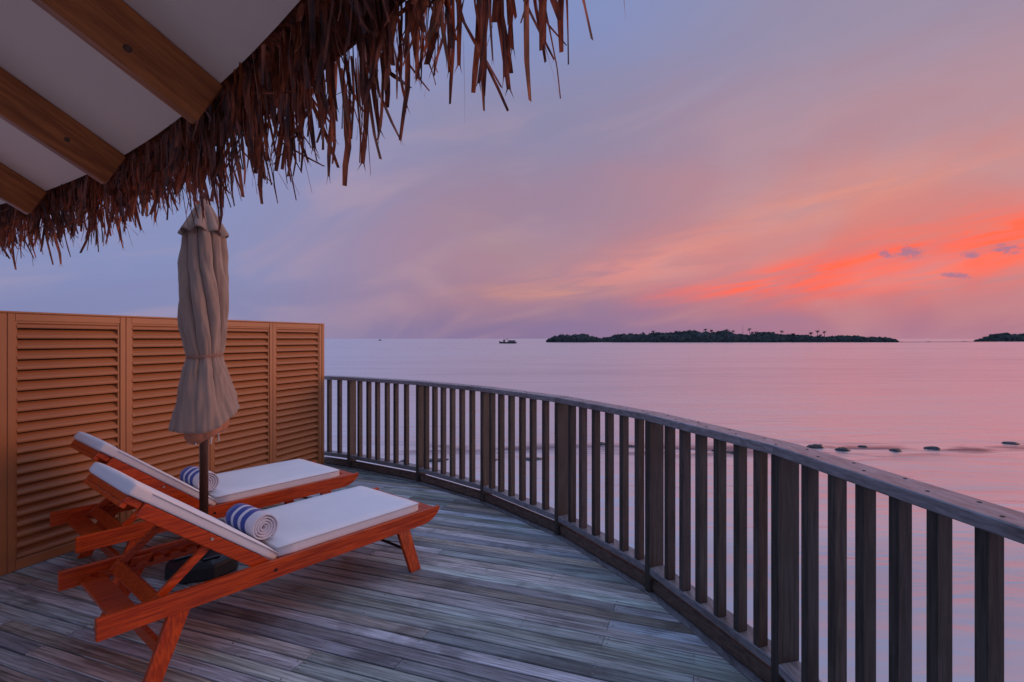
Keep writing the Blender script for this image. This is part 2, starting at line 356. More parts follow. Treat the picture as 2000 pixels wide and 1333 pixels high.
class MB:
    def __init__(self): self.v = []; self.f = []
    def add(self, vs, fs):
        k = len(self.v); self.v += [tuple(v) for v in vs]; self.f += [tuple(i + k for i in f) for f in fs]
    def box(self, x0, x1, y0, y1, z0, z1, T=None):
        vs = [Vector(p) for p in ((x0, y0, z0), (x1, y0, z0), (x1, y1, z0), (x0, y1, z0), (x0, y0, z1), (x1, y0, z1), (x1, y1, z1), (x0, y1, z1))]
        if T is not None: vs = [T @ v for v in vs]
        self.add(vs, [(0, 3, 2, 1), (4, 5, 6, 7), (0, 1, 5, 4), (1, 2, 6, 5), (2, 3, 7, 6), (3, 0, 4, 7)])
    def cbox(self, x0, x1, y0, y1, z0, z1, c=0.003, T=None):
        """box with chamfered edges (long edges and ends)"""
        vs = []; 
        def V(x, y, z):
            p = Vector((x, y, z)); vs.append(T @ p if T is not None else p)
        import itertools
        idx = {}
        for sx in (0, 1):
            for sy in (0, 1):
                for sz in (0, 1):
                    X = (x0, x1)[sx]; Y = (y0, y1)[sy]; Z = (z0, z1)[sz]
                    ix = c if sx == 0 else -c; iy = c if sy == 0 else -c; iz = c if sz == 0 else -c
                    idx[(sx, sy, sz, 'x')] = len(vs); V(X, Y + iy, Z + iz)
                    idx[(sx, sy, sz, 'y')] = len(vs); V(X + ix, Y, Z + iz)
                    idx[(sx, sy, sz, 'z')] = len(vs); V(X + ix, Y + iy, Z)
        fs = []
        def q(a, b_, c_, d): fs.append((idx[a], idx[b_], idx[c_], idx[d]))
        for s in (0, 1):
            r = [(s, 0, 0, 'x'), (s, 1, 0, 'x'), (s, 1, 1, 'x'), (s, 0, 1, 'x')]; q(*(r if s else r[::-1]))
            r = [(0, s, 0, 'y'), (0, s, 1, 'y'), (1, s, 1, 'y'), (1, s, 0, 'y')]; q(*(r if s else r[::-1]))
            r = [(0, 0, s, 'z'), (1, 0, s, 'z'), (1, 1, s, 'z'), (0, 1, s, 'z')]; q(*(r if s else r[::-1]))
        for a in (0, 1):
            for b_ in (0, 1):
                r = [(0, a, b_, 'y'), (1, a, b_, 'y'), (1, a, b_, 'z'), (0, a, b_, 'z')]; q(*r)
                r = [(a, 0, b_, 'x'), (a, 1, b_, 'x'), (a, 1, b_, 'z'), (a, 0, b_, 'z')]; q(*r)
                r = [(a, b_, 0, 'x'), (a, b_, 1, 'x'), (a, b_, 1, 'y'), (a, b_, 0, 'y')]; q(*r)
        for a in (0, 1):
            for b_ in (0, 1):
                for c_ in (0, 1):
                    fs.append((idx[(a, b_, c_, 'x')], idx[(a, b_, c_, 'y')], idx[(a, b_, c_, 'z')]))
        self.add(vs, fs)
    def prism(self, prof, y0, y1, T=None):
        """profile in xz extruded along y"""
        n = len(prof)
        vs = [Vector((p[0], y0, p[1])) for p in prof] + [Vector((p[0], y1, p[1])) for p in prof]
        if T is not None: vs = [T @ v for v in vs]
        fs = [tuple(range(n)), tuple(range(2 * n - 1, n - 1, -1))]
        fs += [(i, i + n, (i + 1) % n + n, (i + 1) % n) for i in range(n)]
        self.add(vs, fs)
    def tube(self, pts, radii, seg=12, caps=True):
        rings = []
        for i, p in enumerate(pts):
            p = Vector(p)
            d = (Vector(pts[min(i + 1, len(pts) - 1)]) - Vector(pts[max(i - 1, 0)])).normalized()
            a = Vector((0, 0, 1)) if abs(d.z) < 0.9 else Vector((1, 0, 0))
            u = d.cross(a).normalized(); w = d.cross(u)
            r = radii[i] if isinstance(radii, (list, tuple)) else radii
            rings.append([p + u * (r * cos(2 * pi * k / seg)) + w * (r * sin(2 * pi * k / seg)) for k in range(seg)])
        vs = [v for r in rings for v in r]; fs = []
        for i in range(len(rings) - 1):
            for k in range(seg):
                a = i * seg + k; b_ = i * seg + (k + 1) % seg
                fs.append((a, b_, b_ + seg, a + seg))
        if caps:
            fs.append(tuple(range(seg - 1, -1, -1))); fs.append(tuple(range((len(rings) - 1) * seg, len(rings) * seg)))
        self.add(vs, fs)
    def data(self, name, mat, smooth=False):
        me = mesh(name, self.v, self.f, mat, smooth)
        import bmesh
        bm = bmesh.new(); bm.from_mesh(me); bmesh.ops.recalc_face_normals(bm, faces=bm.faces); bm.to_mesh(me); bm.free()
        return me
    def build(self, name, mat, parent=None, smooth=False, kind=None):
        return link(name, self.data(name, mat, smooth), parent, kind=kind)

def soften(o, w=0.01, seg=3):
    md = o.modifiers.new("bevel", 'BEVEL'); md.width = w; md.segments = seg; md.limit_method = 'ANGLE'
    return o

# ------------------------------------------------------------------ sea
SEA = -1.5
mb = MB()
xs = [-30000, -3000, -300, -40, -10, 0, 10, 25, 60, 300, 3000, 30000]
ys = [-3000, -300, -20, 0, 8, 20, 60, 300, 2000, 8000, 40000]
vs = [(x, y, SEA) for y in ys for x in xs]
fs = [(j * len(xs) + i, j * len(xs) + i + 1, (j + 1) * len(xs) + i + 1, (j + 1) * len(xs) + i) for j in range(len(ys) - 1) for i in range(len(xs) - 1)]
link("sea", mesh("sea", vs, fs, M['sea']), kind="structure")

def wpt(px, py, z=SEA):
    Y = 1020 * (1.6 - z) / (py - 662.0)
    return ((px - 1000) / 1020 * Y, Y)

# rocks awash
def rock(rx, ry, h, seed):
    import bmesh
    bm = bmesh.new(); bmesh.ops.create_icosphere(bm, subdivisions=3, radius=1.0)
    for v in bm.verts:
        k = 1 + 0.35 * mnoise.noise(v.co * 1.6 + Vector((seed, 0, 0))) + 0.12 * mnoise.noise(v.co * 5 + Vector((seed, 3, 0)))
        v.co = Vector((v.co.x * rx * k, v.co.y * ry * k, v.co.z * h * k))
    me = bpy.data.meshes.new("rock"); bm.to_mesh(me); bm.free(); me.materials.append(M['rock'])
    me.polygons.foreach_set("use_smooth", [True] * len(me.polygons))
    return me
rocks = [(1594, 874, 0.30, 0.11, "dark rock awash nearest the handrail, leftmost of the clear row"),
         (1646, 880, 0.24, 0.12, "low domed rock second from the left in the row beyond the handrail"),
         (1685, 873, 0.16, 0.06, "faint small rock set back between two bigger domed ones"),
         (1750, 881, 0.27, 0.11, "broad domed rock in the middle of the pink water beyond the handrail"),
         (1820, 877, 0.20, 0.10, "small dark rock ending the row on its right side"),
         (1974, 867, 0.22, 0.07, "lone flat rock far right near the edge of the view"),
         (1397, 881, 0.14, 0.08, "tiny rock seen between balusters left of the wide post"),
         (1434, 884, 0.34, 0.10, "sloping dark rock seen through the gap left of the wide post"),
         (1232, 872, 0.24, 0.08, "little rock seen through balusters just left of the fifth post"),
         (1172, 868, 0.28, 0.07, "flat rock seen through balusters right of the fourth post"),
         (1040, 897, 0.34, 0.06, "long low rock seen through balusters left of the fourth post"),
         (960, 899, 0.24, 0.05, "thin rock just breaking the water behind the third post"),
         (852, 900, 0.30, 0.06, "low rock seen through the railing right of the second post"),
         (790, 901, 0.16, 0.06, "smallest rock seen through the railing left of the second post")]
for i, (px, py, r, h, lab) in enumerate(rocks):
    x, y = wpt(px, py)
    o = thing("rock", lab, "rock", (x, y, SEA), random.uniform(-0.4, 0.4), "rocks awash off the deck", rock(r * random.uniform(0.5, 1.0), r * 0.5, h * random.uniform(0.4, 0.85), i * 7.1))

# ------------------------------------------------------------------ islands
def outline(points, x):
    for (a, ya), (b_, yb) in zip(points, points[1:]):
        if a <= x <= b_: return ya + (yb - ya) * (x - a) / (b_ - a)
    return points[-1][1]
ISL_Y = 440.0
o1 = [(1070, 668), (1078, 661), (1088, 656), (1105, 654), (1120, 655), (1138, 653), (1152, 655), (1165, 659), (1180, 661), (1192, 659), (1205, 655), (1230, 652), (1245, 653), (1262, 654), (1290, 651), (1320, 650), (1345, 648),
      (1362, 646), (1372, 647), (1390, 648), (1402, 650), (1420, 646), (1432, 648), (1441, 653), (1470, 654), (1482, 654), (1500, 650), (1512, 650), (1530, 652), (1545, 656), (1560, 653), (1575, 653), (1592, 656), (1625, 658),
      (1640, 657), (1680, 656), (1700, 658), (1720, 659), (1735, 658), (1752, 660), (1758, 667)]
def island(pts, Y0, depth, wl, label_land, label_trees, leaf=0.9, n_leaf=9000):
    px0, px1 = pts[0][0], pts[-1][0]
    x0, x1 = (px0 - 1000) / 1020 * Y0, (px1 - 1000) / 1020 * Y0
    # land
    vs = []; fs = []; N = 60; K = 7
    for i in range(N + 1):
        t = i / N; x = x0 - 3 + (x1 - x0 + 6) * t
        w = depth * (0.25 + 0.75 * sin(pi * min(1, max(0, t)))) 
        for j in range(K):
            s = j / (K - 1); hgt = 0.9 * sin(pi * s) ** 0.7 if 0 < j < K - 1 else -0.4
            vs.append((x, Y0 + w * (s - 0.1) + 2 * mnoise.noise(Vector((x * 0.05, 0, Y0))), SEA + hgt * min(1, 6 * t, 6 * (1 - t)) - 0.02))
    for i in range(N):
        for j in range(K - 1):
            a = i * K + j; fs.append((a, a + K, a + K + 1, a + 1))
    lo = link("island_ground", mesh("island_ground", vs, fs, M['sand'], True), kind="structure")
    # foliage: ragged clumps of leaf-sized faces over darker inner mounds
    mb = MB(); rnd = random.Random(int(Y0))
    import bmesh
    bm = bmesh.new(); bmesh.ops.create_icosphere(bm, subdivisions=2, radius=1.0)
    sv = [v.co.copy() for v in bm.verts]; sf = [tuple(v.index for v in f.verts) for f in bm.faces]; bm.free()
    x = x0 + 1.0
    while x < x1 - 0.5:
        px = 1000 + x / Y0 * 1020
        top = max(1.0, (wl - outline(pts, px)) / 1020 * Y0)
        for row in range(3):
            yy = Y0 + 3 + row * depth * 0.12
            h = top * (0.78 if row == 0 else 0.97) * rnd.uniform(0.76, 1.10)
            r = min(3.8, max(1.4, top * 0.42)) * rnd.uniform(0.8, 1.2)
            c = Vector((x + rnd.uniform(-1, 1), yy, SEA + max(0.5, h - r)))
            sd = Vector((rnd.uniform(0, 99),) * 3)
            pts_ = []
            for v in sv:
                k = 1 + 0.45 * mnoise.noise(v * 1.8 + sd)
                pts_.append(c + Vector((v.x * r * k * 1.1, v.y * r * k, v.z * r * k)))
            mb.add(pts_, sf)
            # skirt reaching to the ground
            mb.tube([(c.x, c.y, SEA), (c.x, c.y, c.z)], [r * 0.95, r * 0.9], 7)
            for q in range(int(n_leaf * 1.4 / ((x1 - x0) / 1.3 * 3))):
                d = Vector((rnd.gauss(0, 1), rnd.gauss(0, 1), rnd.gauss(0, 1) + 0.4)).normalized()
                p = c + d * r * rnd.uniform(0.8, 1.2)
                if p.z < SEA + 0.2: continue
                s = leaf * rnd.uniform(0.4, 1.0)
                u = Vector((rnd.gauss(0, 1), rnd.gauss(0, 1), rnd.gauss(0, 1))).normalized() * s
                w = u.orthogonal().normalized() * s * 0.5
                mb.add([p - u - w, p + u - w * 0.3, p + u * 0.8 + w, p - u * 0.5 + w], [(0, 1, 2, 3)])
        x += 1.3
    f = link("island_woodland", mesh("island_woodland", mb.v, mb.f, M['foliage']), kind="stuff")
    f["label"] = label_trees; f["category"] = "woodland"
    return f
island(o1, ISL_Y, 60, 669.6, "", "dark dense woodland covering the long low island", 0.9, 9000)
o2 = [(1928, 668), (1938, 663), (1950, 658), (1965, 653), (1980, 651), (1992, 652), (2004, 654), (2030, 650), (2080, 652), (2120, 666)]
island(o2, 560.0, 50, 667.6, "", "dark wooded headland at the right edge of the view", 1.1, 3000)
# sandbar between the islands
vs = []; fs = []
for i in range(41):
    t = i / 40; px = 1752 + (1945 - 1752) * t; Y = 440 + 60 * t
    x = (px - 1000) / 1020 * Y
    w = 2.2 + 1.5 * mnoise.noise(Vector((t * 9, 0, 0)))
    h = 0.45 + 0.5 * max(0, mnoise.noise(Vector((t * 14, 5, 0))))
    vs += [(x, Y - w, SEA - 0.05), (x, Y, SEA + h), (x, Y + w, SEA - 0.05)]
    if i: a = (i - 1) * 3; fs += [(a, a + 3, a + 4, a + 1), (a + 1, a + 4, a + 5, a + 2)]
link("sandbar", mesh("sandbar", vs, fs, M['rock'], True), kind="structure")
# palms standing above the woodland
def palm_data(h, lean, seed):
    rnd = random.Random(seed)
    t = MB(); pts = [(lean * (k / 5) ** 2, 0, h * k / 5) for k in range(6)]
    t.tube(pts, [0.30 - 0.03 * k for k in range(6)], 7)
    c = MB(); top = Vector(pts[-1])
    for k in range(13):
        a = 2 * pi * k / 13 + rnd.uniform(-0.2, 0.2); L = rnd.uniform(1.5, 2.1); up = rnd.uniform(-0.5, 1.6)
        prev = None
        for s in range(6):
            u = s / 5; r = L * u; z = up * L * u * 0.7 - 1.25 * L * u * u * 0.55
            p = top + Vector((cos(a) * r, sin(a) * r, z + 0.15))
            wv = Vector((-sin(a), cos(a), 0)) * (0.5 * (sin(pi * min(1, u * 0.9 + 0.12))) ** 0.7) + Vector((0, 0, -0.16))
            wv2 = Vector((sin(a), -cos(a), 0)) * (0.5 * (sin(pi * min(1, u * 0.9 + 0.12))) ** 0.7) + Vector((0, 0, -0.16))
            cur = (p + wv, p, p + wv2)
            if prev:
                c.add([*prev, *cur], [(0, 3, 4, 1), (1, 4, 5, 2)])
            prev = cur
    return t.data("trunk", M['trunk']), c.data("crown", M['foliage'])
palms = [(1258, 650, "palm at the left end of the group rising near the island's low neck"), (1276, 646, "tallest palm of the left cluster on the long island"), (1283, 649, "shorter palm just right of the left cluster's tallest"),
         (1320, 647, "single palm poking above woodland left of the island's middle"), (1333, 648, "small palm beside a clump left of the island's middle"), (1346, 645, "palm rising before the island's highest trees"),
         (1378, 643, "palm at the crest of the island's highest trees"), (1389, 644, "palm right beside the crest palm on the island"), (1403, 647, "low palm in the dip after the crest"),
         (1420, 643, "palm on the second crest left of the mast"), (1431, 646, "palm closest to the left of the thin mast"), (1465, 642, "tall lone palm just right of the thin mast"),
         (1471, 649, "short palm under the lone palm by the mast"), (1477, 648, "small palm rightmost of the three by the mast"), (1527, 646, "slim palm above the low woodland right of the middle"),
         (1548, 652, "short palm in the gap before the right group"), (1583, 649, "left palm of the open group of three on the right"), (1597, 646, "middle palm of the open group of three on the right"),
         (1611, 647, "right palm of the open group of three on the right"), (1601, 654, "low palm tucked under the open right group")]
for i, (px, py, lab) in enumerate(palms):
    Y = ISL_Y + 2.0 + random.uniform(0, 3); x = (px - 1000) / 1020 * Y
    h = (669.6 - py) / 1020 * Y - 1.2
    td, cd = palm_data(h, random.uniform(-0.8, 0.8), i)
    o = thing("palm_tree", lab, "palm tree", (x, Y, SEA + 0.4), 0, "palms standing out of the island woodland")
    link("trunk", td, o); link("crown", cd, o)
Y = ISL_Y + 8; x = (1451 - 1000) / 1020 * Y
mb = MB(); mb.tube([(0, 0, 0), (0, 0, 14.2)], [0.22, 0.08], 6)
for k in range(8): mb.box(-0.3, 0.3, -0.03, 0.03, 2 + 1.5 * k, 2.06 + 1.5 * k)
thing("radio_mast", "thin mast standing above the island woodland left of a lone palm", "mast", (x, Y, SEA + 0.3), 0, None, mb.data("radio_mast", M['steel']))

# boats
def boat(label, px, py, length, hgt, big):
    x, y = wpt(px, py)
    o = thing("boat", label, "boat", (x, y, SEA), 0.0, "boats far out on the sea")
    L = length / 2; mb = MB(); N = 12; rings = []
    for i in range(N + 1):
        t = i / N * 2 - 1; xx = t * L
        w = length * 0.13 * max(0.03, 1 - abs(t) ** 3)
        sh = 0.10 * length * (0.9 + 0.55 * max(0, -t) ** 3 + 0.12 * max(0, t) ** 3) * 0.9
        rings.append([(xx, -w, sh), (xx * 0.96, -w * 0.8, -0.1), (xx * 0.95, 0, -0.25), (xx * 0.96, w * 0.8, -0.1), (xx, w, sh)])
    vs = [p for r in rings for p in r]; fs = []
    for i in range(N):
        for k in range(5):
            a = i * 5 + k; b_ = i * 5 + (k + 1) % 5; fs.append((a, b_, b_ + 5, a + 5))
    fs += [tuple(range(5)), tuple(range(N * 5, N * 5 + 5))]
    mb.add(vs, fs); mb.build("hull", M['hull'], o)
    d = 0.08 * length
    if big:
        mb = MB(); mb.cbox(0.02 * length, 0.42 * length, -0.09 * length, 0.09 * length, d, d + 1.15, 0.08); mb.build("cabin", M['cabin'], o)
        mb = MB(); mb.cbox(-0.26 * length, -0.17 * length, -0.08 * length, 0.08 * length, d, d + 1.5, 0.05); mb.build("wheelhouse", M['hull'], o)
        mb = MB()
        for xx in (-0.14, -0.04, 0.0):
            mb.tube([(xx * length, -0.6, d), (xx * length, -0.6, d + 2.0)], 0.07, 6)
        mb.cbox(-0.27 * length, 0.02 * length, -0.09 * length, 0.09 * length, d + 1.95, d + 2.08, 0.03); mb.build("awning", M['cabin'], o)
        mb = MB(); mb.tube([(-0.01 * length, 0, d + 2), (-0.01 * length, 0, d + 2.9)], 0.05, 6); mb.build("mast", M['steel'], o)
    else:
        mb = MB(); mb.cbox(-0.1 * length, 0.2 * length, -0.08 * length, 0.08 * length, d, d + 1.5, 0.1); mb.build("cabin", M['hull'], o)
boat("dark long boat with wheelhouse and awning, left of the wooded island", 992, 671.3, 11.6, 3.0, True)
boat("tiny distant boat, the smaller one nearer the louvred screen", 742, 665.6, 7.0, 2.0, False)

# ------------------------------------------------------------------ deck frame
DA = atan2(-0.346, 0.938)                   # deck local x runs along the boards, y across
CU, CV = -0.955, -4.987                     # railing circle centre in deck coordinates (y, x)
CX, CY, R = -5.009, 0.833, 6.35             # the same centre in world coordinates
def edge_x(u, rad): 
    q = rad * rad - (u - CU) ** 2
    return CV + sqrt(q) if q > 0 else None
deck_mb = MB()
Rd = R + 0.16
N = 40; top = []
for i in range(N + 1):
    a = radians(-50 + 120 * i / N); top.append((CX + Rd * cos(a), CY + Rd * sin(a)))
poly = top + [(-3.6, 6.9 ), (-6.2, 0.2), (-4.5, -4.2)]
Rz = Matrix.Rotation(-DA, 3, 'Z')
pl = [Rz @ Vector((p[0], p[1], 0)) for p in poly]
n = len(pl)
vs = [(p.x, p.y, -0.034) for p in pl] + [(p.x, p.y, -0.20) for p in pl]
deck_mb.add(vs, [tuple(range(n)), tuple(range(2 * n - 1, n - 1, -1))] + [(i, i + n, (i + 1) % n + n, (i + 1) % n) for i in range(n)])
deck = link("deck", deck_mb.data("deck", M['joist']), None, (0, 0, 0), (0, 0, DA), kind="structure")
screws = MB(); PIT = 0.091; rnd = random.Random(5)
row = 0
u = 2.448 - PIT * 31
JO = 0.455
while u < 5.42:
    gp_ = rnd.choice((0.0022, 0.003, 0.0042, 0.006)); y0, y1 = u + gp_, u + PIT - rnd.choice((0.0022, 0.0032, 0.0045))
    e0, e1 = edge_x(y0, Rd - 0.01), edge_x(y1, Rd - 0.01)
    if e0 and e1:
        xs_, xe = -5.2 if u < 0 else -4.62, max(e0, e1)
        # joints on joists
        cuts = []; x = xs_ + JO * rnd.randint(1, 5) + 0.02
        while x < xe - 0.5:
            cuts.append(x); x += JO * rnd.randint(5, 10)
        ends = [xs_] + cuts + [None]
        zt = rnd.uniform(-0.0012, 0.0012)
        for a, b_ in zip(ends, ends[1:]):
            xa = a + 0.0015
            za = zt + rnd.uniform(-0.001, 0.001)
            xb0, xb1 = (e0, e1) if b_ is None else (b_ - 0.0015, b_ - 0.0015)
            if min(xb0, xb1) - xa < 0.05: continue
            prof = [(y0, -0.03), (y0, -0.003), (y0 + 0.003, 0), (y1 - 0.003, 0), (y1, -0.003), (y1, -0.03)]
            vs = [(xa, p[0], p[1] + za) for p in prof]
            vs += [(xb0 + (xb1 - xb0) * (p[0] - y0) / (y1 - y0), p[0], p[1] + za) for p in prof]
            fs = [(0, 1, 2, 3, 4, 5), (11, 10, 9, 8, 7, 6)] + [(i, i + 6, (i + 1) % 6 + 6, (i + 1) % 6) for i in range(6)]
            mb = MB(); mb.add(vs, fs); mb.build("deck_board", M['deck'], deck)
        # screw heads
        k = 0; x = xs_ + 0.02
        while x < min(e0, e1) - 0.1:
            isj = any(abs(x - c) < 0.02 for c in cuts)
            for dx in ((-0.022, 0.022) if isj else (0,)):
                for yy in (y0 + 0.018, y1 - 0.018):
                    if isj or rnd.random() < 0.4:
                        cx = x + dx + rnd.uniform(-0.004, 0.004); cy = yy + rnd.uniform(-0.003, 0.003)
                        screws.add([(cx + 0.0045 * cos(q * pi / 3), cy + 0.0045 * sin(q * pi / 3), 0.0035) for q in range(6)] +
                                   [(cx + 0.0045 * cos(q * pi / 3), cy + 0.0045 * sin(q * pi / 3), -0.004) for q in range(6)],
                                   [(0, 1, 2, 3, 4, 5)] + [(q, q + 6, (q + 1) % 6 + 6, (q + 1) % 6) for q in range(6)])
            x += JO
    u += PIT; row += 1
o = screws.build("screw_heads", M['screw'], deck, kind="stuff")
mb = MB()
for s in (-3.0, -1.4, 0.0):
    for t in (0.5, 2.6):
        mb.tube([(s, t, -0.2), (s, t, -3.0)], 0.11, 10)
mb.build("pile", M['joist'], deck)

# ------------------------------------------------------------------ curved balustrade
bal = thing("balustrade", "curved weathered timber railing with square balusters round the deck edge", "railing")
def arc(a0, a1, r0, r1, z0, z1, n=6, c=0.004, chop=0.0):
    """curved bar of rectangular chamfered section"""
    mb = MB(); prof = [(r0 + c, z0), (r1 - c, z0), (r1, z0 + c), (r1, z1 - c), (r1 - c, z1), (r0 + c, z1), (r0, z1 - c), (r0, z0 + c)]
    K = len(prof); vs = []
    for i in range(n + 1):
        a = a0 + (a1 - a0) * i / n
        vs += [(CX + p[0] * cos(a), CY + p[0] * sin(a), p[1]) for p in prof]
    fs = [(i * K + k, i * K + (k + 1) % K, (i + 1) * K + (k + 1) % K, (i + 1) * K + k) for i in range(n) for k in range(K)]
    fs += [tuple(range(K)), tuple(range(n * K, n * K + K))]
    mb.add(vs, fs); return mb
post_a = [71.8, 61.9, 51.5, 42.1, 32.35, 22.72, 13.55, 4.1, -5.0, -14.1]
bal_a = {0: [65.05, 63.49], 1: [60.39, 58.96, 57.54, 56.12, 54.76, 53.28], 2: [50.39, 49.09, 47.75, 46.42, 45.06, 43.68],
         3: [40.9, 39.59, 38.15, 36.74, 35.35, 33.88], 4: [30.8, 29.39, 27.95, 26.5, 25.13, 23.76],
         5: [21.05, 19.72, 18.39, 17.09, 15.83, 14.58], 6: [11.88, 10.56, 9.31, 8.04, 6.74, 5.42]}
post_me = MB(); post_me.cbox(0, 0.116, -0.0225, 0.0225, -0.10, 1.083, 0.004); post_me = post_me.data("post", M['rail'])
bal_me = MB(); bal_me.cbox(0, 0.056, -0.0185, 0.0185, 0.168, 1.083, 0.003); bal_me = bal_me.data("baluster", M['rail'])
def dR(a):          # the hand-built railing leaves the true circle a little
    return 0.0 if a > 13 else (13 - a) * -0.004
def rp(a, off=0.0):
    q = R + dR(a) + off; return Vector((CX + q * cos(radians(a)), CY + q * sin(radians(a)), 0))
def seg(a0, a1, r0, r1, z0, z1, c=0.004, gap=0.0):
    """straight chamfered bar between two posts, mitred on the radii"""
    prof = [(r0 + c, z0), (r1 - c, z0), (r1, z0 + c), (r1, z1 - c), (r1 - c, z1), (r0 + c, z1), (r0, z1 - c), (r0, z0 + c)]
    d = (rp(a1) - rp(a0)).normalized() * gap; K = 8; vs = []; n = 6
    for i in range(n + 1):
        t = i / n
        for p in prof:
            v = (rp(a0, p[0]) + d).lerp(rp(a1, p[0]) - d, t); vs.append((v.x, v.y, p[1]))
    fs = [(i * K + k, i * K + (k + 1) % K, (i + 1) * K + (k + 1) % K, (i + 1) * K + k) for i in range(n) for k in range(K)]
    fs += [tuple(range(K)), tuple(range(n * K, n * K + K))]
    mb = MB(); mb.add(vs, fs); return mb
for a in post_a[1:]:
    ar = radians(a)
    o = link("post", post_me, bal, rp(a), (0, 0, ar))
for q_, (a, b_) in enumerate(zip(post_a, post_a[1:])):
    first = a > 70
    for an in bal_a.get(q_, [a + (b_ - a) * k / 7 for k in range(1, 7)]):
        ar = radians(an + rnd.uniform(-0.05, 0.05)); a0_ = 66.0 if first else a
        A_, B_v = rp(a0_, 0.010), rp(b_, 0.010); e_ = B_v - A_
        # where the ray at this angle meets the straight bay
        cx_, cy_ = cos(ar), sin(ar); den = cx_ * e_.y - cy_ * e_.x
        t_ = (cy_ * (A_.x - CX) - cx_ * (A_.y - CY)) / den
        p_ = A_ + e_ * t_
        link("baluster", bal_me, bal, p_, (0, 0, radians((a + b_) / 2) + rnd.uniform(-0.02, 0.02)))
    a0_ = 66.0 if first else a
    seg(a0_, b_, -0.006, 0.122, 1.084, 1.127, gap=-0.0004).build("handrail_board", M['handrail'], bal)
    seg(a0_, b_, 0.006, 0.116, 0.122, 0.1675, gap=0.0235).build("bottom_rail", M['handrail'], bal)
    seg(a0_, b_, 0.026, 0.072, 0.012, 0.092, c=0.012, gap=0.0235).build("kerb_board", M['kerb'], bal)
    seg(a0_, b_, -0.012, 0.12, 0.0042, 0.0105, c=0.001, gap=-0.0003).build("edge_strip", M['handrail'], bal)
mb = MB()
for i in range(70):
    ad = -12 + 78 * (i + 0.3 * rnd.random()) / 70; a = radians(ad); rr = R + dR(ad) + (0.02 if i % 2 else 0.075)
    x, y = CX + rr * cos(a), CY + rr * sin(a)
    mb.tube([(x, y, 1.125), (x, y, 1.1282)], 0.006, 8)
mb.build("plug_heads", M['joist'], bal, kind="stuff")

# ------------------------------------------------------------------ louvred screen
FX = -4.442; PW = 0.775; FT = 1.775
U0 = 2.10 + 0.041
scr = thing("privacy_screen", "tall brown louvred screen standing behind the loungers", "screen", (0, 0, 0), DA)
def slat_profile():
    # (x out of the screen, z) : tilted blade, lower edge proud with a rounded lip
    return [(-0.044, 0.034), (-0.038, 0.036), (-0.026, 0.022), (-0.016, 0.008), (-0.004, -0.004), (0.000, -0.012), (-0.001, -0.021), (-0.006, -0.026), (-0.012, -0.024), (-0.016, -0.014), (-0.026, 0.004), (-0.036, 0.018), (-0.047, 0.030)]
sl = MB(); bw = 0.058
sl.prism(slat_profile(), 0.0, PW - 2 * bw + 0.004)
slat_me = sl.data("slat", M['screen'])
n_sl = 23; z_lo, z_hi = 0.105, FT - 0.075
for k in range(-2, 4):
    y0 = U0 + k * PW; y1 = y0 + PW
    if k == 3: y1 = 5.245
    e = 0.0012
    w = 0.044
    mb = MB(); mb.cbox(FX - 0.05, FX, y0 + e, y0 + w, 0.004, FT, 0.003); mb.build("stile", M['screen'], scr)
    mb = MB(); mb.cbox(FX - 0.05, FX, y1 - w, y1 - e, 0.004, FT, 0.003); mb.build("stile", M['screen'], scr)
    mb = MB(); mb.cbox(FX - 0.048, FX - 0.002, y0 + w, y1 - w, FT - 0.052, FT - 0.001, 0.003); mb.build("top_rail", M['screen'], scr)
    mb = MB(); mb.cbox(FX - 0.048, FX - 0.002, y0 + w, y1 - w, 0.006, 0.075, 0.003); mb.build("bottom_rail", M['screen'], scr)
    mb = MB()
    x0b, x1b = FX - 0.052, FX - 0.009
    mb.box(x0b, x1b, y0 + w, y0 + bw, 0.075, FT - 0.052); mb.box(x0b, x1b, y1 - bw, y1 - w, 0.075, FT - 0.052)
    mb.box(x0b, x1b, y0 + bw, y1 - bw, FT - 0.066, FT - 0.052)
    mb.build("bead", M['screen'], scr)
    mb = MB(); mb.box(FX - 0.0575, FX - 0.0535, y0 + 0.01, y1 - 0.01, 0.02, FT - 0.01); mb.build("backing_panel", M['joist'], scr)
    for i in range(n_sl):
        z = z_lo + (z_hi - z_lo) * i / (n_sl - 1)
        o = link("slat", slat_me, scr, (FX - 0.004, y0 + bw - 0.002, z))
        if k == 3: o.scale = (1, (y1 - y0 - 2 * bw + 0.004) / (PW - 2 * bw + 0.004), 1)
mb = MB(); mb.cbox(FX - 0.056, FX + 0.004, U0 - 2 * PW, 5.247, FT + 0.0005, FT + 0.014, 0.003); mb.build("cap", M['screen'], scr)
mb = MB(); mb.cbox(FX - 0.056, FX + 0.004, 5.247, 5.29, 0.004, FT + 0.014, 0.003); mb.build("end_post", M['screen'], scr)

